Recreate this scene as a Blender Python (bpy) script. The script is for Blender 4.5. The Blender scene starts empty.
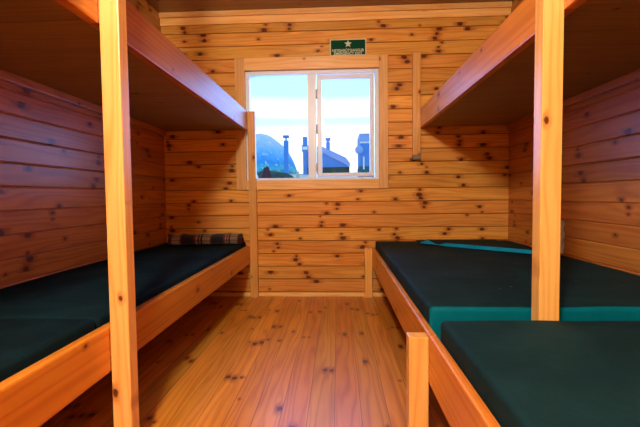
import bpy, bmesh, math, random
from mathutils import Vector, Matrix, noise
random.seed(7)
S = bpy.context.scene
C = S.collection

# ------------------------------------------------------------------ room measures (metres)
HW = 1.294            # half width of the room
ZC = 2.15             # ceiling
YF = -4.45            # wall behind the camera
XL, XU, XR = -.638, .641, .283      # aisle faces of the rails
PW, PD = .056, .046   # post width / depth
LB = 1.907            # post front to back wall
PL = .098             # plank pitch
WX0, WX1, WZ0, WZ1 = -.661, .342, .889, 1.711   # window hole

# ------------------------------------------------------------------ node helpers
class NT:
    def __init__(s, name):
        s.m = bpy.data.materials.new(name); s.m.use_nodes = True
        s.t = s.m.node_tree; s.t.nodes.clear()
        s.out = s.t.nodes.new('ShaderNodeOutputMaterial')
        s.b = s.t.nodes.new('ShaderNodeBsdfPrincipled')
        s.t.links.new(s.b.outputs[0], s.out.inputs[0])
    def n(s, ty, **kw):
        nd = s.t.nodes.new(ty)
        for k, v in kw.items(): setattr(nd, k, v)
        return nd
    def put(s, sock, v):
        if hasattr(v, 'links') or isinstance(v, bpy.types.NodeSocket): s.t.links.new(v, sock)
        else: sock.default_value = v
    def M(s, op, a, b=0.0, c=0.0, clamp=False):
        nd = s.n('ShaderNodeMath', operation=op); nd.use_clamp = clamp
        s.put(nd.inputs[0], a); s.put(nd.inputs[1], b)
        if op in ('MULTIPLY_ADD', 'SMOOTH_MIN'): s.put(nd.inputs[2], c)
        return nd.outputs[0]
    def xyz(s, x, y, z):
        nd = s.n('ShaderNodeCombineXYZ')
        s.put(nd.inputs[0], x); s.put(nd.inputs[1], y); s.put(nd.inputs[2], z); return nd.outputs[0]
    def white(s, vec):
        nd = s.n('ShaderNodeTexWhiteNoise', noise_dimensions='3D'); s.put(nd.inputs['Vector'], vec)
        return nd.outputs['Value'], nd.outputs['Color']
    def noise(s, vec, scale=1, detail=3, rough=.5, dist=0):
        nd = s.n('ShaderNodeTexNoise'); s.put(nd.inputs['Vector'], vec)
        nd.inputs['Scale'].default_value = scale; nd.inputs['Detail'].default_value = detail
        nd.inputs['Roughness'].default_value = rough; nd.inputs['Distortion'].default_value = dist
        return nd.outputs['Fac']
    def mix(s, f, a, b, mode='MIX'):
        nd = s.n('ShaderNodeMix', data_type='RGBA', blend_type=mode)
        s.put(nd.inputs[0], f)
        for k, v in ((6, a), (7, b)):
            if isinstance(v, tuple) and len(v) == 3: v = v + (1,)
            s.put(nd.inputs[k], v)
        return nd.outputs[2]
    def smooth(s, v, a, b):
        nd = s.n('ShaderNodeMapRange', interpolation_type='SMOOTHSTEP')
        s.put(nd.inputs[0], v); nd.inputs[1].default_value = a; nd.inputs[2].default_value = b
        return nd.outputs[0]
    def bump(s, h, strength=.2, dist=.002):
        nd = s.n('ShaderNodeBump'); nd.inputs['Strength'].default_value = strength
        nd.inputs['Distance'].default_value = dist; s.put(nd.inputs['Height'], h)
        s.t.links.new(nd.outputs[0], s.b.inputs['Normal'])

def wood(name, la, aa, light, dark, knot=(.085, .018, .003), width=50.0, off=0.0, rough=.32,
         knots=.5, period=.36, kr=.010, kcell=.034, rows=1.0, coat=.15, seam=0.0, jointed=0, spec=.4, ksz=1.0, warp=1.0):
    """varnished pine; la = axis along the grain, aa = axis across it"""
    q = NT(name)
    tc = q.n('ShaderNodeTexCoord'); sp = q.n('ShaderNodeSeparateXYZ')
    q.t.links.new(tc.outputs['Object'], sp.inputs[0])
    oi = q.n('ShaderNodeObjectInfo').outputs['Random']
    l = sp.outputs['XYZ'.index(la)]; a = sp.outputs['XYZ'.index(aa)]
    b = sp.outputs[3 - 'XYZ'.index(la) - 'XYZ'.index(aa)]
    pid = q.M('FLOOR', q.M('DIVIDE', q.M('SUBTRACT', a, off), width))
    orr = q.M('MULTIPLY', oi, 91.7)
    if width > 10:                         # single boards: each face its own figure
        gm = q.n('ShaderNodeNewGeometry')
        pid = q.M('ADD', pid, orr)
    if jointed:                            # butt joints along the run
        j = q.white(q.xyz(pid, 3.3, 1.0))[0]
        jid = q.M('FLOOR', q.M('ADD', q.M('DIVIDE', l, jointed), j))
        pid = q.M('ADD', pid, q.M('MULTIPLY', jid, 31.0))
    r1, rc = q.white(q.xyz(pid, 7.7, orr if width > 10 else 2.0))
    # knots, in whorls
    ls = q.M('ADD', q.M('DIVIDE', l, period), q.M('MULTIPLY', r1, 9.13))
    lc = q.M('FLOOR', ls)
    wj = q.white(q.xyz(lc, pid, 5.1))[0]
    lw = q.M('MULTIPLY', q.M('SUBTRACT', q.M('SUBTRACT', ls, lc), q.M('MULTIPLY_ADD', wj, .7, .15)), period)
    kc = q.M('FLOOR', q.M('DIVIDE', q.M('SUBTRACT', a, off), kcell))
    kk = q.n('ShaderNodeTexWhiteNoise', noise_dimensions='3D')
    q.t.links.new(q.xyz(lc, kc, q.M('ADD', pid, 3.0)), kk.inputs['Vector'])
    ks = q.n('ShaderNodeSeparateColor'); q.t.links.new(kk.outputs['Color'], ks.inputs[0])
    ac = q.M('SUBTRACT', q.M('SUBTRACT', a, off), q.M('MULTIPLY', q.M('ADD', kc, q.M('MULTIPLY_ADD', ks.outputs[0], .4, .3)), kcell))
    lj = q.M('SUBTRACT', lw, q.M('MULTIPLY', q.M('SUBTRACT', ks.outputs[1], .5), .05))
    wob = q.noise(q.xyz(q.M('MULTIPLY', l, 60), q.M('MULTIPLY', a, 60), q.M('MULTIPLY', b, 20)), 1, 2)
    rr = q.M('MULTIPLY', q.M('MULTIPLY_ADD', ks.outputs[2], .9, .35), kr * ksz)
    d = q.M('SQRT', q.M('ADD', q.M('POWER', q.M('DIVIDE', lj, q.M('MULTIPLY', rr, 1.5)), 2), q.M('POWER', q.M('DIVIDE', ac, rr), 2)))
    d = q.M('ADD', d, q.M('MULTIPLY', q.M('SUBTRACT', wob, .5), .9))
    have = q.M('GREATER_THAN', q.white(q.xyz(kc, lc, q.M('ADD', pid, 17.0)))[0], 1 - knots)
    km = q.M('MULTIPLY', q.M('SUBTRACT', 1.0, q.smooth(d, .55, 1.15)), have)
    halo = q.M('MULTIPLY', q.M('SUBTRACT', 1.0, q.smooth(d, .7, 3.2)), have)
    # grain
    g0 = q.noise(q.xyz(q.M('MULTIPLY_ADD', l, .9 * warp, q.M('MULTIPLY', r1, 77.0)), q.M('MULTIPLY', a, 9.0), q.M('MULTIPLY', b, 9.0)), 1, 2, .5)
    ph = q.M('ADD', q.M('MULTIPLY', a, 420.0 * .5), q.M('MULTIPLY', g0, 42.0))
    ph = q.M('ADD', ph, q.M('MULTIPLY', b, 210.0))
    ph = q.M('ADD', ph, q.M('MULTIPLY', halo, 3.0))
    ring = q.M('MULTIPLY_ADD', q.M('SINE', ph), .5, .5)
    ring = q.M('POWER', ring, 2.2)
    fine = q.noise(q.xyz(q.M('MULTIPLY', l, 6.0), q.M('MULTIPLY', a, 260.0), q.M('MULTIPLY', b, 260.0)), 1, 3)
    blot = q.noise(q.xyz(q.M('MULTIPLY_ADD', l, 2.2, q.M('MULTIPLY', r1, 31.0)), q.M('MULTIPLY', a, 14.0), q.M('MULTIPLY', b, 5.0)), 1, 3)
    f = q.M('ADD', q.M('MULTIPLY', ring, .42), q.M('MULTIPLY', q.M('SUBTRACT', fine, .35), .35))
    f = q.M('ADD', f, q.M('MULTIPLY', q.M('SUBTRACT', blot, .42), 1.2), clamp=True)
    col = q.mix(f, light, dark)
    # plank to plank tone
    sc = q.n('ShaderNodeSeparateColor'); q.t.links.new(rc, sc.inputs[0])
    hsv = q.n('ShaderNodeHueSaturation')
    q.put(hsv.inputs['Value'], q.M('MULTIPLY_ADD', sc.outputs[0], .36, .82))
    q.put(hsv.inputs['Hue'], q.M('MULTIPLY_ADD', sc.outputs[1], .012, .496))
    q.put(hsv.inputs['Color'], col)
    col = hsv.outputs[0]
    redd = (dark[0] * .62, dark[1] * .38, dark[2] * .35)
    col = q.mix(q.M('MULTIPLY', halo, .55), col, redd)
    col = q.mix(q.M('MULTIPLY', km, .93), col, knot)
    if seam:
        fr = q.M('SUBTRACT', q.M('DIVIDE', q.M('SUBTRACT', a, off), width), q.M('FLOOR', q.M('DIVIDE', q.M('SUBTRACT', a, off), width)))
        e = q.M('MULTIPLY', q.M('MINIMUM', fr, q.M('SUBTRACT', 1.0, fr)), width)
        sm = q.M('SUBTRACT', 1.0, q.smooth(e, seam * .4, seam))
        col = q.mix(q.M('MULTIPLY', sm, .75), col, (dark[0] * .3, dark[1] * .16, dark[2] * .12))
    q.put(q.b.inputs['Base Color'], col)
    q.put(q.b.inputs['Roughness'], q.M('MULTIPLY_ADD', fine, .14, rough - .06))
    q.b.inputs['Coat Weight'].default_value = coat
    q.b.inputs['Coat Roughness'].default_value = .22
    q.b.inputs['Specular IOR Level'].default_value = spec
    q.bump(q.M('ADD', q.M('MULTIPLY', fine, .4), q.M('ADD', q.M('MULTIPLY', ring, -.4), q.M('MULTIPLY', blot, 1.2))), .22, .0012)
    return q.m

def plain(name, col, rough=.5, metal=0, nz=0, nscale=20, spec=.5, bump=0, coat=0):
    q = NT(name)
    if nz or bump:
        tc = q.n('ShaderNodeTexCoord')
        f = q.noise(tc.outputs['Object'], nscale, 4)
        if nz:
            q.put(q.b.inputs['Base Color'], q.mix(f, tuple(c * (1 - nz) for c in col), tuple(min(1, c * (1 + nz)) for c in col)))
        else: q.b.inputs['Base Color'].default_value = col + (1,)
        if bump: q.bump(f, bump, .004)
    else: q.b.inputs['Base Color'].default_value = col + (1,)
    q.b.inputs['Roughness'].default_value = rough; q.b.inputs['Metallic'].default_value = metal
    q.b.inputs['Specular IOR Level'].default_value = spec
    q.b.inputs['Coat Weight'].default_value = coat
    return q.m

PINE_L, PINE_D = (.82, .385, .075), (.56, .165, .013)
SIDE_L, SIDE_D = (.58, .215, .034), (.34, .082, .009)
BEAM_L, BEAM_D = (.88, .46, .115), (.72, .26, .032)
CAS_L, CAS_D = (.88, .50, .16), (.70, .30, .05)
RAIL_L, RAIL_D = (.72, .235, .022), (.50, .100, .007)
FLR_L, FLR_D = (.72, .268, .024), (.42, .098, .006)
M = {}
M['wall_back'] = wood('pine_boards_back', 'X', 'Z', PINE_L, PINE_D, width=PL, off=.036, knots=.40, period=.29, kr=.0145, kcell=.098 / 3, spec=.22, coat=.04, seam=.0035)
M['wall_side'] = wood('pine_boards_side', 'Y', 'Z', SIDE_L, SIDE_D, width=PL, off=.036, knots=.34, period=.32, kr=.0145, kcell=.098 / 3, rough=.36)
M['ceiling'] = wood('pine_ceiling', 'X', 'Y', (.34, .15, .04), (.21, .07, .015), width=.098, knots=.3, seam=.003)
M['floor'] = wood('pine_floor', 'Y', 'X', FLR_L, FLR_D, width=.0945, off=.012, knots=.42, period=.48, kr=.012, kcell=.0945 / 3,
                  rough=.34, seam=.0016, jointed=0, coat=.12)
M['trim_x'] = wood('pine_trim_level', 'X', 'Z', CAS_L, CAS_D, kcell=.03, knots=.12, kr=.007)
M['trim_z'] = wood('pine_trim_upright', 'Z', 'X', CAS_L, CAS_D, kcell=.03, knots=.10, kr=.007)
M['trim_y'] = wood('pine_trim_side', 'Y', 'Z', SIDE_L, SIDE_D, kcell=.03, knots=.12, kr=.007)
M['post'] = wood('pine_post', 'Z', 'X', BEAM_L, BEAM_D, kcell=.028, knots=.30, kr=.0085, period=.42, rough=.34)
M['rail'] = wood('pine_rail', 'Y', 'Z', RAIL_L, RAIL_D, kcell=.045, knots=.30, kr=.011, period=.40, rough=.36, coat=.08, warp=.3, spec=.35)
M['ply'] = wood('plywood', 'X', 'Y', (.32, .17, .030), (.22, .11, .014), kcell=.06, knots=.12, kr=.008, rough=.6, coat=0)
M['white'] = plain('white_painted_wood', (.80, .88, .95), .35, nz=.02, nscale=9)
M['metal'] = plain('dull_steel', (.33, .33, .36), .4, .8, nz=.15)
M['paper'] = plain('pale_sheet', (.92, .91, .86), .6, nz=.04, nscale=60)
M['endgrain'] = plain('grey_end_grain', (.26, .19, .11), .7, nz=.25, nscale=120)
M['lamp_base'] = plain('lamp_base_enamel', (.75, .75, .72), .4, nz=.04)

def vinyl(name, col, hi, rough, specks=True, bumpy=.35):
    q = NT(name); tc = q.n('ShaderNodeTexCoord')
    n1 = q.noise(tc.outputs['Object'], 3.2, 4, .6, .6)
    n2 = q.noise(tc.outputs['Object'], 70, 3, .6)
    c = q.mix(q.smooth(n1, .35, .75), col, hi)
    c = q.mix(q.M('MULTIPLY', n2, .3), c, tuple(x * .6 for x in col))
    if specks:
        v = q.n('ShaderNodeTexVoronoi'); q.t.links.new(tc.outputs['Object'], v.inputs['Vector']); v.inputs['Scale'].default_value = 17
        sc = q.n('ShaderNodeSeparateColor'); q.t.links.new(v.outputs['Color'], sc.inputs[0])
        s = q.M('MULTIPLY', q.M('LESS_THAN', v.outputs['Distance'], .06), q.M('GREATER_THAN', sc.outputs[0], .72))
        c = q.mix(q.M('MULTIPLY', s, .55), c, (.28, .33, .31))
    q.put(q.b.inputs['Base Color'], c)
    q.b.inputs['Roughness'].default_value = rough
    q.b.inputs['Specular IOR Level'].default_value = .06
    q.bump(q.M('ADD', q.M('MULTIPLY', n1, 3.0), q.M('MULTIPLY', n2, .3)), bumpy, .006)
    return q.m
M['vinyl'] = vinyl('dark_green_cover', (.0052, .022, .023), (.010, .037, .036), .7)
M['vinyl_shaded'] = vinyl('shaded_green_cover', (.003, .010, .012), (.006, .024, .027), .85, specks=False)  # green cover again, shade of the left berths put into its colour
M['teal'] = vinyl('turquoise_cover', (.0, .115, .14), (.0, .15, .18), .5, specks=False, bumpy=.2)
M['blue'] = vinyl('sky_turquoise_cover', (.005, .24, .40), (.01, .28, .45), .45, specks=False, bumpy=.2)

# ------------------------------------------------------------------ mesh helpers
def box(bm, x0, x1, y0, y1, z0, z1, bev=0.0, seg=2, faces=None):
    t = bmesh.new()
    bmesh.ops.create_cube(t, size=1)
    for v in t.verts:
        v.co = Vector(((x0 + x1) / 2 + v.co.x * (x1 - x0), (y0 + y1) / 2 + v.co.y * (y1 - y0), (z0 + z1) / 2 + v.co.z * (z1 - z0)))
    if bev: bmesh.ops.bevel(t, geom=t.edges[:], offset=bev, segments=seg, profile=.6, affect='EDGES')
    me = bpy.data.meshes.new('t'); t.to_mesh(me); bm.from_mesh(me); bpy.data.meshes.remove(me); t.free()

def prism(bm, pts, ax, t0, t1):
    """extrude the outline pts (2D) along axis ax"""
    def P(p, t):
        return Vector((t, p[0], p[1])) if ax == 'X' else Vector((p[0], t, p[1])) if ax == 'Y' else Vector((p[0], p[1], t))
    A = [bm.verts.new(P(p, t0)) for p in pts]; B = [bm.verts.new(P(p, t1)) for p in pts]
    n = len(pts)
    bm.faces.new(A); bm.faces.new(B[::-1])
    for i in range(n): bm.faces.new((A[i], B[i], B[(i + 1) % n], A[(i + 1) % n]))

def tube(bm, pts, r, seg=8):
    rings = []
    for i, p in enumerate(pts):
        p = Vector(p); d = (Vector(pts[min(i + 1, len(pts) - 1)]) - Vector(pts[max(i - 1, 0)])).normalized()
        u = d.orthogonal().normalized(); w = d.cross(u)
        rr = r[i] if isinstance(r, (list, tuple)) else r
        rings.append([bm.verts.new(p + u * rr * math.cos(k * 2 * math.pi / seg) + w * rr * math.sin(k * 2 * math.pi / seg)) for k in range(seg)])
    for a, b in zip(rings, rings[1:]):
        for k in range(seg): bm.faces.new((a[k], a[(k + 1) % seg], b[(k + 1) % seg], b[k]))
    bm.faces.new(rings[0]); bm.faces.new(rings[-1][::-1])

def obj(name, bm, mat, parent=None, loc=None, smooth=False, mats=None):
    bmesh.ops.recalc_face_normals(bm, faces=bm.faces[:])
    me = bpy.data.meshes.new(name); bm.to_mesh(me); bm.free()
    for m in (mats or [mat]): me.materials.append(m)
    if smooth:
        for p in me.polygons: p.use_smooth = True
    o = bpy.data.objects.new(name, me); C.objects.link(o)
    if parent:
        o.parent = parent
        # meshes are modelled in room coordinates: shift them into the parent's frame
        base = Vector(parent.get('_base', (0, 0, 0)))
        me.transform(Matrix.Translation(-base))
        o['_base'] = tuple(base)
    elif loc is not None:
        me.transform(Matrix.Translation(-Vector(loc))); o.location = loc; o['_base'] = tuple(loc)
    return o
def empty(name, loc, label=None, cat=None, group=None, kind=None):
    o = bpy.data.objects.new(name, None); C.objects.link(o); o.location = loc; o['_base'] = tuple(loc)
    o.empty_display_size = .1
    return tag(o, label, cat, group, kind)
def tag(o, label=None, cat=None, group=None, kind=None):
    if label: o['label'] = label
    if cat: o['category'] = cat
    if group: o['group'] = group
    if kind: o['kind'] = kind
    return o
def one_box(name, dims, mat, parent=None, bev=.003, seg=2):
    bm = bmesh.new(); box(bm, *dims, bev=bev, seg=seg); return obj(name, bm, mat, parent)

# ------------------------------------------------------------------ the room
def boards(bm, axis, u0, u1, z0, z1, depth, off, pitch, holes=(), inward=1, ch=.006, at=0.0):
    """a wall lined with horizontal V-grooved boards; axis = direction of the boards"""
    rows = []; k = math.floor((z0 - off) / pitch)
    while off + k * pitch < z1 - 1e-4:
        rows.append((max(z0, off + k * pitch), min(z1, off + (k + 1) * pitch))); k += 1
    for a, b in rows:
        cuts = sorted({a, b} | {h[2] for h in holes if a < h[2] < b} | {h[3] for h in holes if a < h[3] < b})
        for c, d in zip(cuts, cuts[1:]):
            mid = (c + d) / 2; spans = [(u0, u1)]
            for h in holes:
                if h[2] < mid < h[3]:
                    ns = []
                    for s0, s1 in spans:
                        if h[0] > s0: ns.append((s0, min(s1, h[0])))
                        if h[1] < s1: ns.append((max(s0, h[1]), s1))
                    spans = ns
            c0 = ch if c == a else 0; d0 = ch if d == b else 0
            prof = [(at + inward * depth, c), (at + inward * depth, d)]
            if d0: prof += [(at + inward * .001, d), (at, d - d0)]
            else: prof += [(at, d)]
            if c0: prof += [(at, c + c0), (at + inward * .001, c)]
            else: prof += [(at, c)]
            # groove depth
            prof = [(p if abs(p - at - inward * .001) > 1e-6 else at + inward * ch, q_) for p, q_ in prof]
            for s0, s1 in spans:
                if axis == 'X': prism(bm, prof, 'X', s0, s1)
                else: prism(bm, prof, 'Y', s0, s1)

bm = bmesh.new()
hole = (WX0, WX1, WZ0, WZ1)
boards(bm, 'X', -HW - .02, HW + .02, 0, ZC, .02, .036, PL, [hole])
for a, b, c, d in ((-HW - .12, WX0, 0, ZC), (WX1, HW + .12, 0, ZC), (WX0, WX1, 0, WZ0), (WX0, WX1, WZ1, ZC)):
    box(bm, a, b, .0195, .13, c, d)
tag(obj('wall_back', bm, M['wall_back']), kind='structure')
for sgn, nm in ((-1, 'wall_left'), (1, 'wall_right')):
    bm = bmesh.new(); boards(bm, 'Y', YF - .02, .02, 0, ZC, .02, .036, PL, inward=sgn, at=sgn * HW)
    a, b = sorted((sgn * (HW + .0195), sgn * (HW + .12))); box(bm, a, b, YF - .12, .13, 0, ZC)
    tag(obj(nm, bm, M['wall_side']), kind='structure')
DX0, DX1, DZ1 = -.52, .40, 1.98       # door added unseen behind the camera, shut to keep sky light out
bm = bmesh.new(); boards(bm, 'X', -HW - .02, HW + .02, 0, ZC, .02, .036, PL, [(DX0, DX1, -.1, DZ1)], inward=-1, at=YF)
for a, b, c, d in ((-HW - .12, DX0, 0, ZC), (DX1, HW + .12, 0, ZC), (DX0, DX1, DZ1, ZC)):
    box(bm, a, b, YF - .12, YF - .0195, c, d)
tag(obj('wall_front', bm, M['wall_back']), kind='structure')
bm = bmesh.new(); box(bm, -HW - .12, HW + .12, YF - .12, .13, -.12, 0)
tag(obj('floor', bm, M['floor']), kind='structure')
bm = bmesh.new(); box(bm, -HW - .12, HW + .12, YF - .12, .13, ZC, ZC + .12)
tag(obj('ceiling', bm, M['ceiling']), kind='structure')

door = empty('added_door_1', ((DX0 + DX1) / 2, YF - .06, 0), kind='structure')
one_box('added_door_panel', (DX0 + .003, DX1 - .003, YF - .06, YF - .02, .005, DZ1 - .003), M['trim_z'], door, bev=.003)
bm = bmesh.new(); tube(bm, [(DX1 - .08, YF - .02, 1.0), (DX1 - .08, YF + .03, 1.0), (DX1 - .20, YF + .035, 1.0)], .009, 10)
obj('added_door_handle', bm, M['metal'], door)

def trim(name, dims, mat, bev=.003):
    return tag(one_box(name, dims, mat, bev=bev), kind='structure')
trim('baseboard_back', (-HW, HW, -.012, .0, 0, .028), M['trim_x'], .004)
trim('baseboard_left', (-HW, -HW + .012, YF, -.012, 0, .028), M['trim_y'], .004)
trim('baseboard_right', (HW - .012, HW, YF, -.012, 0, .028), M['trim_y'], .004)
# moulding under the ceiling: an upper strip and a board below it
trim('trim_1', (-HW, HW, -.030, 0, 2.112, ZC), M['trim_x'])
trim('trim_2', (-HW, HW, -.016, 0, 2.058, 2.112), M['trim_x'])
# window casing
bm = bmesh.new(); CT = .018
for d in ((-.735, WX0, -CT, 0, .818, 1.803), (WX1, .408, -CT, 0, .818, 1.803)): box(bm, *d, bev=.004)
tag(obj('trim_3', bm, M['trim_z']), kind='structure')
bm = bmesh.new()
for d in ((WX0, WX1, -CT, 0, WZ1, 1.803), (WX0, WX1, -CT, 0, .818, WZ0)): box(bm, *d, bev=.004)
tag(obj('trim_4', bm, M['trim_x']), kind='structure')

# ------------------------------------------------------------------ window
win = empty('window_1', (-.16, .04, WZ0), kind='structure')
bm = bmesh.new()
F0, F1 = .012, .085
for d in ((WX0, -.633, F0, F1, WZ0, WZ1), (WX1 - .030, WX1, F0, F1, WZ0, WZ1), (-.633, WX1 - .030, F0, F1, WZ1 - .030, WZ1),
          (-.633, WX1 - .030, F0, F1, WZ0, WZ0 + .018), (-.190, -.128, F0, F1, WZ0 + .018, WZ1 - .030)):
    box(bm, *d, bev=.003)
fr = obj('window_frame', bm, M['white'], win)
# opening sash on the right, standing a touch proud
bm = bmesh.new(); a0, a1, b0, b1 = -.118, .306, .914, 1.672
for d in ((a0, a0 + .032, .0, .045, b0, b1), (a1 - .032, a1, .0, .045, b0, b1), (a0 + .032, a1 - .032, 0, .045, b1 - .034, b1), (a0 + .032, a1 - .032, 0, .045, b0, b0 + .026)):
    box(bm, *d, bev=.004)
obj('sash', bm, M['white'], win)
def glass(name):
    q = NT(name)
    gl = q.n('ShaderNodeBsdfGlass'); gl.inputs['Roughness'].default_value = 0; gl.inputs['IOR'].default_value = 1.0
    gl.inputs['Color'].default_value = (.93, .98, 1, 1)
    tr = q.n('ShaderNodeBsdfTransparent'); tr.inputs[0].default_value = (.93, .97, .99, 1)
    gs = q.n('ShaderNodeBsdfGlossy'); gs.inputs['Roughness'].default_value = .02
    fz = q.n('ShaderNodeFresnel'); fz.inputs[0].default_value = 1.18
    mx = q.n('ShaderNodeMixShader')
    q.put(mx.inputs[0], fz.outputs[0]); q.t.links.new(tr.outputs[0], mx.inputs[1]); q.t.links.new(gs.outputs[0], mx.inputs[2])
    q.t.links.new(mx.outputs[0], q.out.inputs[0]); return q.m
M['glass'] = glass('window_glass')
one_box('pane', (-.635, -.188, .048, .052, WZ0 + .016, WZ1 - .028), M['glass'], win, bev=0)
one_box('pane', (a0 + .030, a1 - .030, .020, .024, b0 + .024, b1 - .032), M['glass'], win, bev=0)
for z in (1.53, 1.27, .98):
    bm = bmesh.new(); tube(bm, [(-.123, .006, z - .035), (-.123, .006, z + .035)], .006, 10)
    box(bm, -.135, -.121, .0075, .0125, z - .022, z + .022, bev=.001)
    obj('hinge', bm, M['metal'], win, smooth=False)

# ------------------------------------------------------------------ bunk beds
ZL0, ZL1 = .262, .396      # lower rail
ZU0, ZU1 = 1.262, 1.402    # upper rail
ZP0, ZP1 = .235, .374      # lower rail of the wide beds
RT = .031                  # rail thickness
def bunk(side, y0, y1, posts, label, name='bunk_bed'):
    """side -1 left / +1 right; y0 far end, y1 near end; posts: list of (part kind, y_front)"""
    s = side; xu = XU if s > 0 else XL; xl = XR if s > 0 else XL
    zl0, zl1 = (ZP0, ZP1) if s > 0 else (ZL0, ZL1)
    base = (s * .95, (y0 + y1) / 2, 0)
    t = empty(name, base, label, 'bunk bed')
    def bx(n, xa, xb, ya, yb, za, zb, m, bev=.004):
        a, b = sorted((xa, xb)); c, d = sorted((ya, yb))
        return one_box(n, (a, b, c, d, za, zb), m, t, bev=bev)
    bx('upper_rail', xu, xu + s * RT, y0, y1, ZU0, ZU1, M['rail'], .005)
    bx('lower_rail', xl, xl + s * (.024 if s > 0 else RT), y0, y1, zl0, zl1, M['rail'], .006)
    bx('upper_bed_board', xu + s * RT, s * (HW - .002), y0, y1, 1.272, 1.290, M['ply'], .001)
    bx('lower_bed_board', xl + s * RT, s * (HW - .002), y0, y1, .272, .290, M['ply'], .001)
    bx('support_batten', s * (HW - .034), s * (HW - .002), y0 - .034 if y0 > -.1 else y0, y1, 1.236, 1.272, M['trim_y'], .003)
    bx('support_batten', s * (HW - .034), s * (HW - .002), y0 - .034 if y0 > -.1 else y0, y1, .236, .272, M['trim_y'], .003)
    for nm, yf, z0, z1, x in posts:
        p = bx(nm, x - s * PW, x, yf, yf + PD, z0, z1, M['post'], .0035)
        if nm == 'short_post':
            bm = bmesh.new(); a, b = sorted((x - s * (PW - .001), x - s * .001)); box(bm, a, b, yf - .002, yf + PD - .002, z0 - .034, z0 + .0, bev=.002)
            obj('end_block', bm, M['endgrain'], p)
    return t
G = .001
bunk(-1, -.002, -LB + G, [('post', -PD - .002, 0, 1.402, XL), ('post', -LB, 0, ZC - .001, XL)],
     'narrow pine bunk bed on the left, its far end beside the window')
bunk(1, -.002, -LB + G, [('short_post', -PD - .002, 1.062, 1.800, XU), ('post', -LB, .292, ZC - .001, XU), ('leg', -PD - .002, 0, .374, XR), ('leg', -LB, 0, ZP1 - .006, XR)],
     'far right pine bunk bed with wide lower berth, its far end right of the window')
bunk(-1, -LB - G, -LB * 2 - .02, [('post', -LB * 2 - .02, 0, ZC - .001, XL)],
     'pine bunk bed on the left nearest the viewer, in front of the tall left post')
bunk(1, -LB - G, -LB * 2 - .02, [('post', -LB * 2 - .02, .292, ZC - .001, XU), ('leg', -LB * 2 - .02, 0, ZP1 - .006, XR)],
     'pine bunk bed on the right nearest the viewer, its wide berth filling the bottom right')

# ------------------------------------------------------------------ mattresses
def mattress(name, x0, x1, y0, y1, z0, z1, label, top, side, seed=0, r=.015):
    # only the near end shows the second colour
    bm = bmesh.new(); nx, ny = 14, 28
    # rounded slab: build as a grid box with the rim pulled in
    def P(x, y, z):
        return Vector((x, y, z))
    def wav(x, y): return .004 * noise.noise(Vector((x * 2.3 + seed, y * 2.1, seed))) + .0018 * noise.noise(Vector((x * 9, y * 7 + seed, 3)))
    box(bm, x0, x1, y0, y1, z0, z1)
    bmesh.ops.bevel(bm, geom=bm.edges[:], offset=r, segments=4, profile=.5, affect='EDGES')
    for k in range(1, 22):
        for ax, a, b, in (('x', x0, x1), ('y', y0, y1)):
            c = a + (b - a) * k / 22
            bmesh.ops.bisect_plane(bm, geom=bm.verts[:] + bm.edges[:] + bm.faces[:], plane_co=(c, 0, 0) if ax == 'x' else (0, c, 0), plane_no=(1, 0, 0) if ax == 'x' else (0, 1, 0))
    for v in bm.verts:
        f = (v.co.z - z0) / (z1 - z0)
        v.co.z += wav(v.co.x, v.co.y) * f
    bmesh.ops.recalc_face_normals(bm, faces=bm.faces[:])
    for f in bm.faces:
        f.material_index = 1 if f.normal.y < -.3 else 0
    o = obj(name, bm, None, None, ((x0 + x1) / 2, (y0 + y1) / 2, z0), smooth=True, mats=[top, side])
    return tag(o, label, 'mattress')
ZM0, ZM = .2905, .424
mattress('mattress', -HW + .006, XL - RT - .004, -LB + .004, -.012, ZM0, ZM, 'dark green mattress on the left far lower berth, with the rolled blanket on it', M['vinyl_shaded'], M['vinyl_shaded'], 1)
mattress('mattress', -HW + .006, XL - RT - .004, -LB * 2 + .06, -LB - .004, ZM0, ZM, 'dark green mattress on the left lower berth nearest the viewer', M['vinyl_shaded'], M['vinyl_shaded'], 2)
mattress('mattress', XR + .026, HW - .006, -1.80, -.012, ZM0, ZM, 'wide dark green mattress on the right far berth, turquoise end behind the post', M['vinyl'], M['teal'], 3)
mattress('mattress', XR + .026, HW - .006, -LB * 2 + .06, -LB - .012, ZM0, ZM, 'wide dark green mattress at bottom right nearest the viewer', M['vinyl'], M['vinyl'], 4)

# flap of the cover lying over the far corner of the wide mattress, turquoise edge showing
edge = [(.605, -.20), (.645, -.25), (.685, -.29), (.705, -.33), (.73, -.375), (.86, -.495), (1.00, -.625), (1.10, -.717), (1.18, -.79)]
zt = [.003, .030, .005, .004, .020, .021, .021, .021, .020]
bm = bmesh.new()
T = []; Bt = []; Bk = []
zb = ZM + .0045
for (x, y), h in zip(edge, zt):
    T.append(bm.verts.new((x + .004, y + .01, zb + h))); Bt.append(bm.verts.new((x, y, zb)))
back = [(.60, -.05), (.68, -.04), (.78, -.04), (.88, -.04), (.98, -.04), (1.08, -.04), (1.12, -.04), (1.15, -.04), (1.18, -.04)]
for x, y in back: Bk.append(bm.verts.new((x, y, zb + .004)))
for i in range(len(edge) - 1):
    f = bm.faces.new((Bt[i], Bt[i + 1], T[i + 1], T[i])); f.material_index = 1
    f = bm.faces.new((T[i], T[i + 1], Bk[i + 1], Bk[i])); f.material_index = 0
    bm.faces.new((Bk[i], Bk[i + 1], Bt[i + 1], Bt[i])) .material_index = 0
bm.faces.new((Bt[0], T[0], Bk[0])); bm.faces.new((Bt[-1], Bk[-1], T[-1]))
tag(obj('folded_cover', bm, None, None, (.95, -.3, ZM), mats=[M['vinyl'], M['blue']]),
    'dark green folded cover with a bright blue edge at the far right berth corner', 'bed cover')

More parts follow.
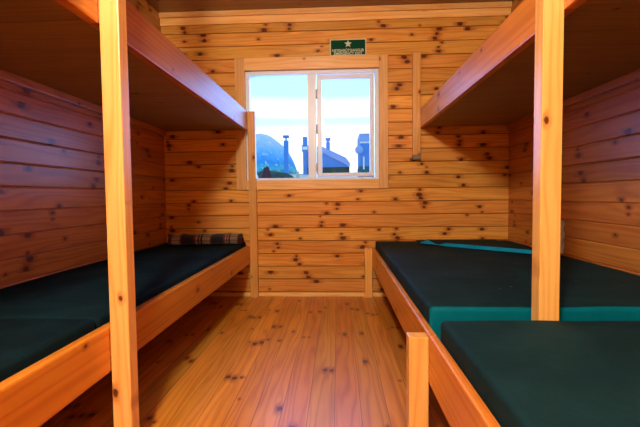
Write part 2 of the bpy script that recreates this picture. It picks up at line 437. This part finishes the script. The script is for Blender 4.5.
# ------------------------------------------------------------------ rolled blanket
def blanket_mat():
    q = NT('plaid_wool'); tc = q.n('ShaderNodeTexCoord'); sp = q.n('ShaderNodeSeparateXYZ')
    q.t.links.new(tc.outputs['Object'], sp.inputs[0]); x = sp.outputs[0]
    rp = q.n('ShaderNodeValToRGB'); cr = rp.color_ramp; cr.interpolation = 'CONSTANT'
    q.t.links.new(q.M('DIVIDE', q.M('ADD', x, .26), .52), rp.inputs[0])
    be, dk, rd, mr, gn = (.62, .38, .19), (.012, .010, .010), (.34, .025, .02), (.14, .012, .012), (.016, .022, .014)
    stops = [(0, mr), (.05, be), (.16, rd), (.18, dk), (.30, gn), (.34, rd), (.37, be), (.395, rd), (.42, be), (.435, dk), (.46, be), (.56, rd), (.58, gn), (.70, dk),
             (.735, rd), (.765, be), (.785, rd), (.80, be), (.815, dk), (.835, be), (.93, mr)]
    cr.elements[0].position = 0; cr.elements[0].color = stops[0][1] + (1,)
    cr.elements[1].position = stops[1][0]; cr.elements[1].color = stops[1][1] + (1,)
    for p, c in stops[2:]:
        e = cr.elements.new(p); e.color = c + (1,)
    y = sp.outputs[1]; z = sp.outputs[2]
    band = q.M('GREATER_THAN', q.M('SINE', q.M('MULTIPLY', q.M('ADD', z, y), 130.0)), .55)
    c = q.mix(q.M('MULTIPLY', band, .55), rp.outputs[0], (.05, .015, .015))
    n = q.noise(tc.outputs['Object'], 260, 2)
    c = q.mix(q.M('MULTIPLY', n, .5), c, (.02, .01, .01))
    q.put(q.b.inputs['Base Color'], c); q.b.inputs['Roughness'].default_value = .95
    q.b.inputs['Sheen Weight'].default_value = .3; q.bump(n, .5, .003); return q.m
M['plaid'] = blanket_mat()
bm = bmesh.new()
# spiral of cloth: two and a half turns, squashed
N = 120; turns = 2.6; secO = []; secI = []
for i in range(N + 1):
    u = i / N; th = u * turns * 2 * math.pi + .6; r = .012 + .040 * u
    secO.append((r * 1.75 * math.cos(th), max(-.030, r * .86 * math.sin(th)), r))
nxs = 26; L0, L1 = -.255, .25; grid = []
for k in range(nxs + 1):
    x = L0 + (L1 - L0) * k / nxs
    grid.append([(x + .006 * math.sin(i * .11), a + .006 * noise.noise(Vector((x * 12, i * .05, 0))), b + .011 * noise.noise(Vector((x * 16, i * .06, 4))) * (1 if b > 0 else .2)) for i, (a, b, r) in enumerate(secO)])
V = [[bm.verts.new((p[0], p[1], p[2])) for p in row] for row in grid]
for r0, r1 in zip(V, V[1:]):
    for i in range(N): bm.faces.new((r0[i], r0[i + 1], r1[i + 1], r1[i]))
ret = bmesh.ops.solidify(bm, geom=bm.faces[:], thickness=.006)
loB = min(v.co.z for v in bm.verts)
bl = obj('rolled_blanket', bm, M['plaid'], None, None, smooth=True)
bl.location = (-.92, -.165, ZM + .006 - loB); bl.rotation_euler = (0, 0, .10)
tag(bl, 'rolled dark red, beige and black plaid blanket on the far left mattress', 'blanket')

# ------------------------------------------------------------------ sign
def text_mesh(body, size, depth=.0006):
    cu = bpy.data.curves.new('lettering', 'FONT'); cu.body = body; cu.size = size; cu.extrude = depth
    cu.align_x = 'CENTER'; cu.align_y = 'CENTER'; cu.offset = size * .018
    o = bpy.data.objects.new('lettering', cu); C.objects.link(o)
    bpy.context.view_layer.update()
    me = bpy.data.meshes.new_from_object(o.evaluated_get(bpy.context.evaluated_depsgraph_get()))
    bpy.data.objects.remove(o); return me
M['sign_green'] = plain('sign_green', (.001, .055, .02), .6, nz=.05, spec=.1)
M['sign_cream'] = plain('sign_cream', (.62, .66, .42), .5, nz=.04)
sx0, sx1, sz0, sz1 = -.018, .250, 1.804, 1.926
sc_ = Vector(((sx0 + sx1) / 2, -.003, (sz0 + sz1) / 2))
sg = empty('emergency_exit_sign', sc_, 'small green emergency exit sign with a white star above the window', 'sign')
one_box('backing', (sx0, sx1, -.004, 0, sz0, sz1), M['sign_cream'], sg, bev=.001)
one_box('panel', (sx0 + .007, sx1 - .007, -.0052, -.004, sz0 + .007, sz1 - .007), M['sign_green'], sg, bev=.0003)
bm = bmesh.new(); pts = []
for k in range(10):
    r = .029 if k % 2 == 0 else .0125; th = math.pi / 2 + k * math.pi / 5
    pts.append((sc_.x + r * math.cos(th), sc_.z + .025 + r * math.sin(th)))
prism(bm, pts, 'Y', -.0064, -.0052); obj('star', bm, M['sign_cream'], sg)
for body, z, w in (('NEYÐARÚTGANGUR', -.0195, .236), ('EMERGENCY EXIT', -.0445, .210)):
    me = text_mesh(body, .027)
    xs = [v.co.x for v in me.vertices]; k = w / (max(xs) - min(xs)); cx = (max(xs) + min(xs)) / 2
    ys = [v.co.y for v in me.vertices]; cy = (max(ys) + min(ys)) / 2
    me.transform(Matrix.Translation((-cx, -cy, 0))); me.transform(Matrix.Diagonal((k, 1.0, 1, 1)))
    me.transform(Matrix.Rotation(math.pi / 2, 4, 'X')); me.transform(Matrix.Translation((0, -.0026, z)))
    me.materials.clear(); me.materials.append(M['sign_cream'])
    o = bpy.data.objects.new('lettering', me); C.objects.link(o); o.parent = sg

# ------------------------------------------------------------------ pale strip of paper on the right wall behind the post
bm = bmesh.new(); rowsv = []
for k in range(22):
    z = .43 + .185 * k / 21; w = .022 + .006 * math.sin(k * 1.9)
    rowsv.append([bm.verts.new((HW - .004 - .003 * math.sin(k * .9), -.725 - .02, z)), bm.verts.new((HW - .004 - .003 * math.cos(k * .8), -.725 + w, z))])
for a, b in zip(rowsv, rowsv[1:]): bm.faces.new((a[0], a[1], b[1], b[0]))
bmesh.ops.solidify(bm, geom=bm.faces[:], thickness=.002)
tag(obj('paper_strip', bm, M['paper'], None, (HW - .004, -.775, .43)), 'thin pale ragged strip on the right wall, just showing behind the right post', 'paper')

# ------------------------------------------------------------------ ceiling lamp over the aisle, behind the viewer
lx, ly = -.28, -3.38
lamp = empty('ceiling_lamp', (lx, ly, ZC), 'round white ceiling lamp over the aisle behind the viewer', 'lamp')
bm = bmesh.new(); bmesh.ops.create_cone(bm, cap_ends=True, segments=32, radius1=.13, radius2=.13, depth=.03, matrix=Matrix.Translation((lx, ly, ZC - .016)))
obj('lamp_base', bm, M['lamp_base'], lamp)
q = NT('lamp_glow'); q.b.inputs['Base Color'].default_value = (.9, .9, .85, 1)
q.b.inputs['Emission Color'].default_value = (1, .93, .85, 1); q.b.inputs['Emission Strength'].default_value = LAMP_E = 30.0
bm = bmesh.new(); bmesh.ops.create_uvsphere(bm, u_segments=32, v_segments=16, radius=.12)
for v in bm.verts: v.co.z = min(v.co.z * .6, 0) ; v.co += Vector((lx, ly, ZC - .031))
bmesh.ops.remove_doubles(bm, verts=bm.verts[:], dist=1e-5)
obj('lamp_shade', bm, q.m, lamp, smooth=True)

# ------------------------------------------------------------------ outdoors
def terrain_h(x, y):
    s = max(0.0, y - 1.0)
    return -.45 + .115 * min(s, 24) + .045 * max(0, s - 24)
bm = bmesh.new(); nx, ny = 40, 50; g = []
for j in range(ny + 1):
    y = .3 + (160) * (j / ny) ** 1.8
    g.append([])
    for i in range(nx + 1):
        x = (i / nx - .5) * (30 + y * 2.6)
        g[-1].append(bm.verts.new((x, y, terrain_h(x, y) + .12 * noise.noise(Vector((x * .2, y * .2, 0))) * min(1, y / 10))))
for a, b in zip(g, g[1:]):
    for i in range(nx): bm.faces.new((a[i], a[i + 1], b[i + 1], b[i]))
q = NT('pale_gravel_and_grass'); tc = q.n('ShaderNodeTexCoord')
n = q.noise(tc.outputs['Object'], .25, 4); n2 = q.noise(tc.outputs['Object'], 3, 3)
q.put(q.b.inputs['Base Color'], q.mix(q.M('MULTIPLY', n2, q.smooth(n, .5, .62)), (.62, .64, .66), (.20, .30, .22))); q.b.inputs['Roughness'].default_value = .9
tag(obj('ground', bm, q.m, smooth=True), kind='structure')

# mountain ridge: profile along x at distance about 90 m
prof = [(-75, 9), (-60, 17), (-48, 22), (-40, 19), (-33, 20), (-26, 17.0), (-22.5, 15.8), (-20.2, 15.0), (-17.4, 15.3), (-15.1, 14.3), (-13.5, 13.1), (-12.1, 11.8), (-10.9, 10.2), (-10.2, 8.8), (-9.5, 7.0), (-9.0, 5.0), (-8.6, 3.0)]
def ph(x):
    for (a, ha), (b, hb) in zip(prof, prof[1:]):
        if a <= x <= b: return ha + (hb - ha) * (x - a) / (b - a)
    return 3.0
bm = bmesh.new(); nx, ny = 150, 40; g = []
for j in range(ny + 1):
    y = 66 + 60 * j / ny; t = 1 - abs(y - 90) / 24 if y < 90 else max(0, 1 - (y - 90) / 36)
    t = max(0, t) ** .85; g.append([])
    for i in range(nx + 1):
        x = -75 + 67 * i / nx; h = ph(x)
        n_ = noise.fractal(Vector((x * .16, y * .16, 2)), 1.0, 2.0, 4)
        z = 1.2 + (h - 1.2) * t + n_ * 2.2 * min(1, max(0, (h - 5) / 6)) * (.45 if t > .9 else 1) + n_ * .2 * math.sin(t * math.pi) ** .7 if 0 < t < 1 else (h if t >= 1 else 1.0)
        g[-1].append(bm.verts.new((x, y, z)))
for a, b in zip(g, g[1:]):
    for i in range(nx): bm.faces.new((a[i], a[i + 1], b[i + 1], b[i]))
q = NT('haze_tinted_mountain'); tc = q.n('ShaderNodeTexCoord'); sp = q.n('ShaderNodeSeparateXYZ'); q.t.links.new(tc.outputs['Object'], sp.inputs[0])
z = sp.outputs[2]; n = q.noise(tc.outputs['Object'], .35, 5, .6); n2 = q.noise(tc.outputs['Object'], .9, 4, .6)
zz = q.M('ADD', z, q.M('MULTIPLY', q.M('SUBTRACT', n, .5), 4.0))
rp = q.n('ShaderNodeValToRGB'); q.t.links.new(q.M('DIVIDE', zz, 17.0), rp.inputs[0]); cr = rp.color_ramp
cols = [(.0, (.015, .05, .05)), (.28, (.02, .08, .08)), (.36, (.06, .45, .58)), (.46, (.03, .28, .72)), (.58, (.14, .44, .95)), (.72, (.40, .58, 1.0)), (1, (.62, .72, 1.0))]  # blue haze of the distance put into the slope colours
cr.elements[0].color = cols[0][1] + (1,); cr.elements[1].position = 1; cr.elements[1].color = cols[-1][1] + (1,)
for p, c in cols[1:-1]: e = cr.elements.new(p); e.color = c + (1,)
snow = q.M('MULTIPLY', q.smooth(n2, .60, .66), q.smooth(z, 4, 7))
q.put(q.b.inputs['Base Color'], q.mix(snow, rp.outputs[0], (.85, .9, .95))); q.b.inputs['Roughness'].default_value = .9
tag(obj('mountain', bm, q.m, smooth=True), 'hazy blue mountain with snow patches behind the left window pane', 'mountain')

M['green_dk'] = plain('dark_moss', (.012, .055, .055), .9, nz=.7, nscale=2.5, bump=.8)
M['b_blue'] = plain('blue_cladding', (.05, .24, .72), .6, nz=.2, nscale=1.5)
M['b_roof'] = plain('pale_blue_roof', (.24, .38, .82), .5, nz=.2, nscale=1)
M['b_teal'] = plain('teal_plinth', (.01, .10, .13), .7, nz=.3, nscale=2)
M['b_white'] = plain('white_boards', (.8, .84, .9), .6)
def th(x, y): return terrain_h(x, y) - .2
# long shed left of the sash: gable nearer, roofline sinking as it runs away
sh = empty('long_shed', (-.5, 26, th(0, 26)), 'long blue shed with a pale roof seen through the opening sash', 'building')
bm = bmesh.new(); prism(bm, [(-2.3, 3.9), (-1.0, 3.75), (.60, 2.95), (.80, 2.7), (.80, 1.0), (-2.3, 1.0)], 'Y', 25, 33); obj('wall', bm, M['b_blue'], sh)
bm = bmesh.new(); box(bm, -2.32, .86, 24.95, 33, .9, 2.72); obj('plinth', bm, M['green_dk'], sh)
bm = bmesh.new(); prism(bm, [(-2.45, 4.28), (-1.0, 4.14), (.62, 3.36), (.92, 2.95), (.86, 2.68), (.60, 2.92), (-1.0, 3.72), (-2.45, 3.86)], 'Y', 24.9, 33.2); obj('roof', bm, M['b_roof'], sh)
bm = bmesh.new(); box(bm, -.76, -.50, 25.6, 25.9, 2.6, 4.55); box(bm, -.80, -.46, 25.56, 25.94, 4.66, 4.84); box(bm, -.70, -.56, 25.66, 25.84, 4.5, 4.7); obj('chimney', bm, M['b_blue'], sh)
bm = bmesh.new(); box(bm, -2.36, -2.06, 24.86, 25.2, 1.0, 4.84, bev=.02); obj('stair_tower', bm, M['b_blue'], sh)
bm = bmesh.new(); box(bm, -2.38, -2.04, 24.84, 25.22, 3.95, 4.15); obj('band', bm, M['b_white'], sh)
# tall narrow building at the right edge
tb = empty('narrow_tower_building', (1.6, 18.5, th(1, 18)), 'tall narrow blue building at the right edge of the window view', 'building')
bm = bmesh.new(); box(bm, 1.19, 2.35, 18, 20, .4, 3.45); obj('wall', bm, M['b_blue'], tb)
bm = bmesh.new(); box(bm, 1.17, 2.40, 17.95, 20.05, 3.55, 3.95, bev=.03); obj('parapet', bm, M['b_roof'], tb)
bm = bmesh.new(); box(bm, 1.21, 2.33, 18.02, 19.98, 3.44, 3.56); obj('band', bm, M['b_white'], tb)
bm = bmesh.new(); box(bm, 1.17, 2.38, 17.94, 20.04, .35, 2.25); obj('plinth', bm, M['b_teal'], tb)
bm = bmesh.new(); box(bm, 1.36, 1.43, 17.93, 17.99, 2.1, 2.75); obj('downpipe', bm, M['b_white'], tb)
bm = bmesh.new(); bmesh.ops.create_uvsphere(bm, u_segments=20, v_segments=10, radius=.22)
for v in bm.verts: v.co.y *= .4; v.co += Vector((1.16, 17.9, 3.1))
obj('satellite_dish', bm, M['b_roof'], tb, smooth=True)
# free-standing chimney stack in front of the mountain
ck = empty('chimney_stack', (-8.0, 60, 1), 'slim blue chimney rising in front of the mountain slope', 'chimney')
bm = bmesh.new(); box(bm, -8.35, -7.65, 59.7, 60.4, 1.0, 9.4, bev=.05); obj('shaft', bm, M['b_blue'], ck)
bm = bmesh.new(); box(bm, -8.45, -7.55, 59.6, 60.5, 9.85, 10.2, bev=.04); box(bm, -8.1, -7.9, 59.9, 60.2, 9.3, 9.9); obj('cowl', bm, M['b_blue'], ck)
def rock(name, c, r, mat, label, cat, seed):
    bm = bmesh.new(); bmesh.ops.create_icosphere(bm, subdivisions=4, radius=1)
    for v in bm.verts:
        k = 1 + .22 * noise.fractal(v.co * 1.4 + Vector((seed, 0, 0)), 1.0, 2.0, 3)
        v.co = Vector((v.co.x * r[0] * k, v.co.y * r[1] * k, v.co.z * r[2] * k))
    o = obj(name, bm, mat, None, None, smooth=True); o.location = c
    return tag(o, label, cat)
M['maroon'] = plain('dark_maroon_leaves', (.05, .012, .03), .8, nz=.6, nscale=9, bump=.6)
M['stone'] = plain('pale_stone', (.45, .46, .42), .8, nz=.3, nscale=4, bump=.5)
rock('shrub', (-1.93, 8.0, .95), (.17, .17, .62), M['maroon'], 'dark maroon rounded shrub at the lower left corner of the window', 'shrub', 3)
rock('hillock', (-2.9, 15, 1.15), (1.05, 1.0, .78), M['green_dk'], 'dark green mossy hillock low behind the left window pane', 'hillock', 9)
rock('boulder', (-1.06, 8.0, .90), (.07, .08, .57), M['stone'], 'pale upright boulder outside, low beside the window mullion', 'boulder', 14)
rock('boulder', (-2.36, 8.5, 1.0), (.13, .14, .42), M['b_white'], 'low whitish boulder outside, behind the wall end post of the left bunk', 'boulder', 21)

# ------------------------------------------------------------------ sky and lights
W = bpy.data.worlds.new('sky'); S.world = W; W.use_nodes = True; t = W.node_tree; t.nodes.clear()
def N_(ty, **k):
    n = t.nodes.new(ty)
    for a, b in k.items(): setattr(n, a, b)
    return n
out = N_('ShaderNodeOutputWorld'); bg = N_('ShaderNodeBackground'); t.links.new(bg.outputs[0], out.inputs[0])
tc = N_('ShaderNodeTexCoord'); sp = N_('ShaderNodeSeparateXYZ'); t.links.new(tc.outputs['Generated'], sp.inputs[0])
mp = N_('ShaderNodeMapping'); t.links.new(tc.outputs['Generated'], mp.inputs[0]); mp.inputs['Scale'].default_value = (1.2, 1.2, 9)
nz = N_('ShaderNodeTexNoise'); t.links.new(mp.outputs[0], nz.inputs['Vector']); nz.inputs['Scale'].default_value = 1.6; nz.inputs['Detail'].default_value = 4
ad = N_('ShaderNodeMath', operation='MULTIPLY_ADD'); t.links.new(nz.outputs['Fac'], ad.inputs[0]); ad.inputs[1].default_value = .035; t.links.new(sp.outputs[2], ad.inputs[2])
rp = N_('ShaderNodeValToRGB'); t.links.new(ad.outputs[0], rp.inputs[0]); cr = rp.color_ramp
white, cy, cy2 = (1.0, 1.0, 1.0, 1), (.50, .86, .95, 1), (.60, .90, .97, 1)
st = [(0, (.45, .55, .6, 1)), (.02, white), (.178, white), (.190, cy2), (.205, cy2), (.215, white), (.235, white), (.255, cy), (.30, cy), (.6, (.35, .62, .9, 1))]
cr.elements[0].position = 0; cr.elements[0].color = st[0][1]; cr.elements[1].position = 1; cr.elements[1].color = (.3, .5, .85, 1)
for p, c in st[1:]: e = cr.elements.new(p); e.color = c
t.links.new(rp.outputs[0], bg.inputs[0]); bg.inputs[1].default_value = 1.05

def area(name, loc, rot, sx, sy, power, col, spread=None):
    l = bpy.data.lights.new(name, 'AREA'); l.shape = 'RECTANGLE'; l.size = sx; l.size_y = sy; l.energy = power; l.color = col
    if spread: l.spread = spread
    o = bpy.data.objects.new(name, l); C.objects.link(o); o.location = loc; o.rotation_euler = rot; return o
# light of the ceiling lamp
pl = bpy.data.lights.new('ceiling_lamp_light', 'POINT'); pl.energy = 122; pl.color = (1, .94, .87); pl.shadow_soft_size = .11
o = bpy.data.objects.new('ceiling_lamp_light', pl); C.objects.link(o); o.location = (lx, ly, ZC - .25)
# sky light entering by the window
area('window_daylight', (-.16, .20, 1.30), (math.radians(-90), 0, 0), .95, .8, 10, (.16, .34, 1))

# ------------------------------------------------------------------ camera
f, pitch, yaw, roll = 400.49, -.04535, .04476, -.01098
fw = Vector((-math.sin(yaw) * math.cos(pitch), math.cos(yaw) * math.cos(pitch), math.sin(pitch)))
rt = Vector((math.cos(yaw), math.sin(yaw), 0)); up = rt.cross(fw)
r2 = rt * math.cos(roll) + up * math.sin(roll); u2 = up * math.cos(roll) - rt * math.sin(roll)
cam = bpy.data.cameras.new('camera'); co = bpy.data.objects.new('camera', cam); C.objects.link(co)
cam.sensor_width = 36; cam.lens = f / 640 * 36; cam.clip_start = .02; cam.clip_end = 500
mw = Matrix((r2, u2, -fw)).transposed().to_4x4(); mw.translation = Vector((.0298, -3.0312, .7719)); co.matrix_world = mw
S.camera = co
for o in C.objects:
    if '_base' in o: del o['_base']
S.view_settings.view_transform = 'Standard'; S.view_settings.look = 'None'; S.view_settings.gamma = 1
S.view_settings.use_curve_mapping = False; S.view_settings.exposure = 0.5
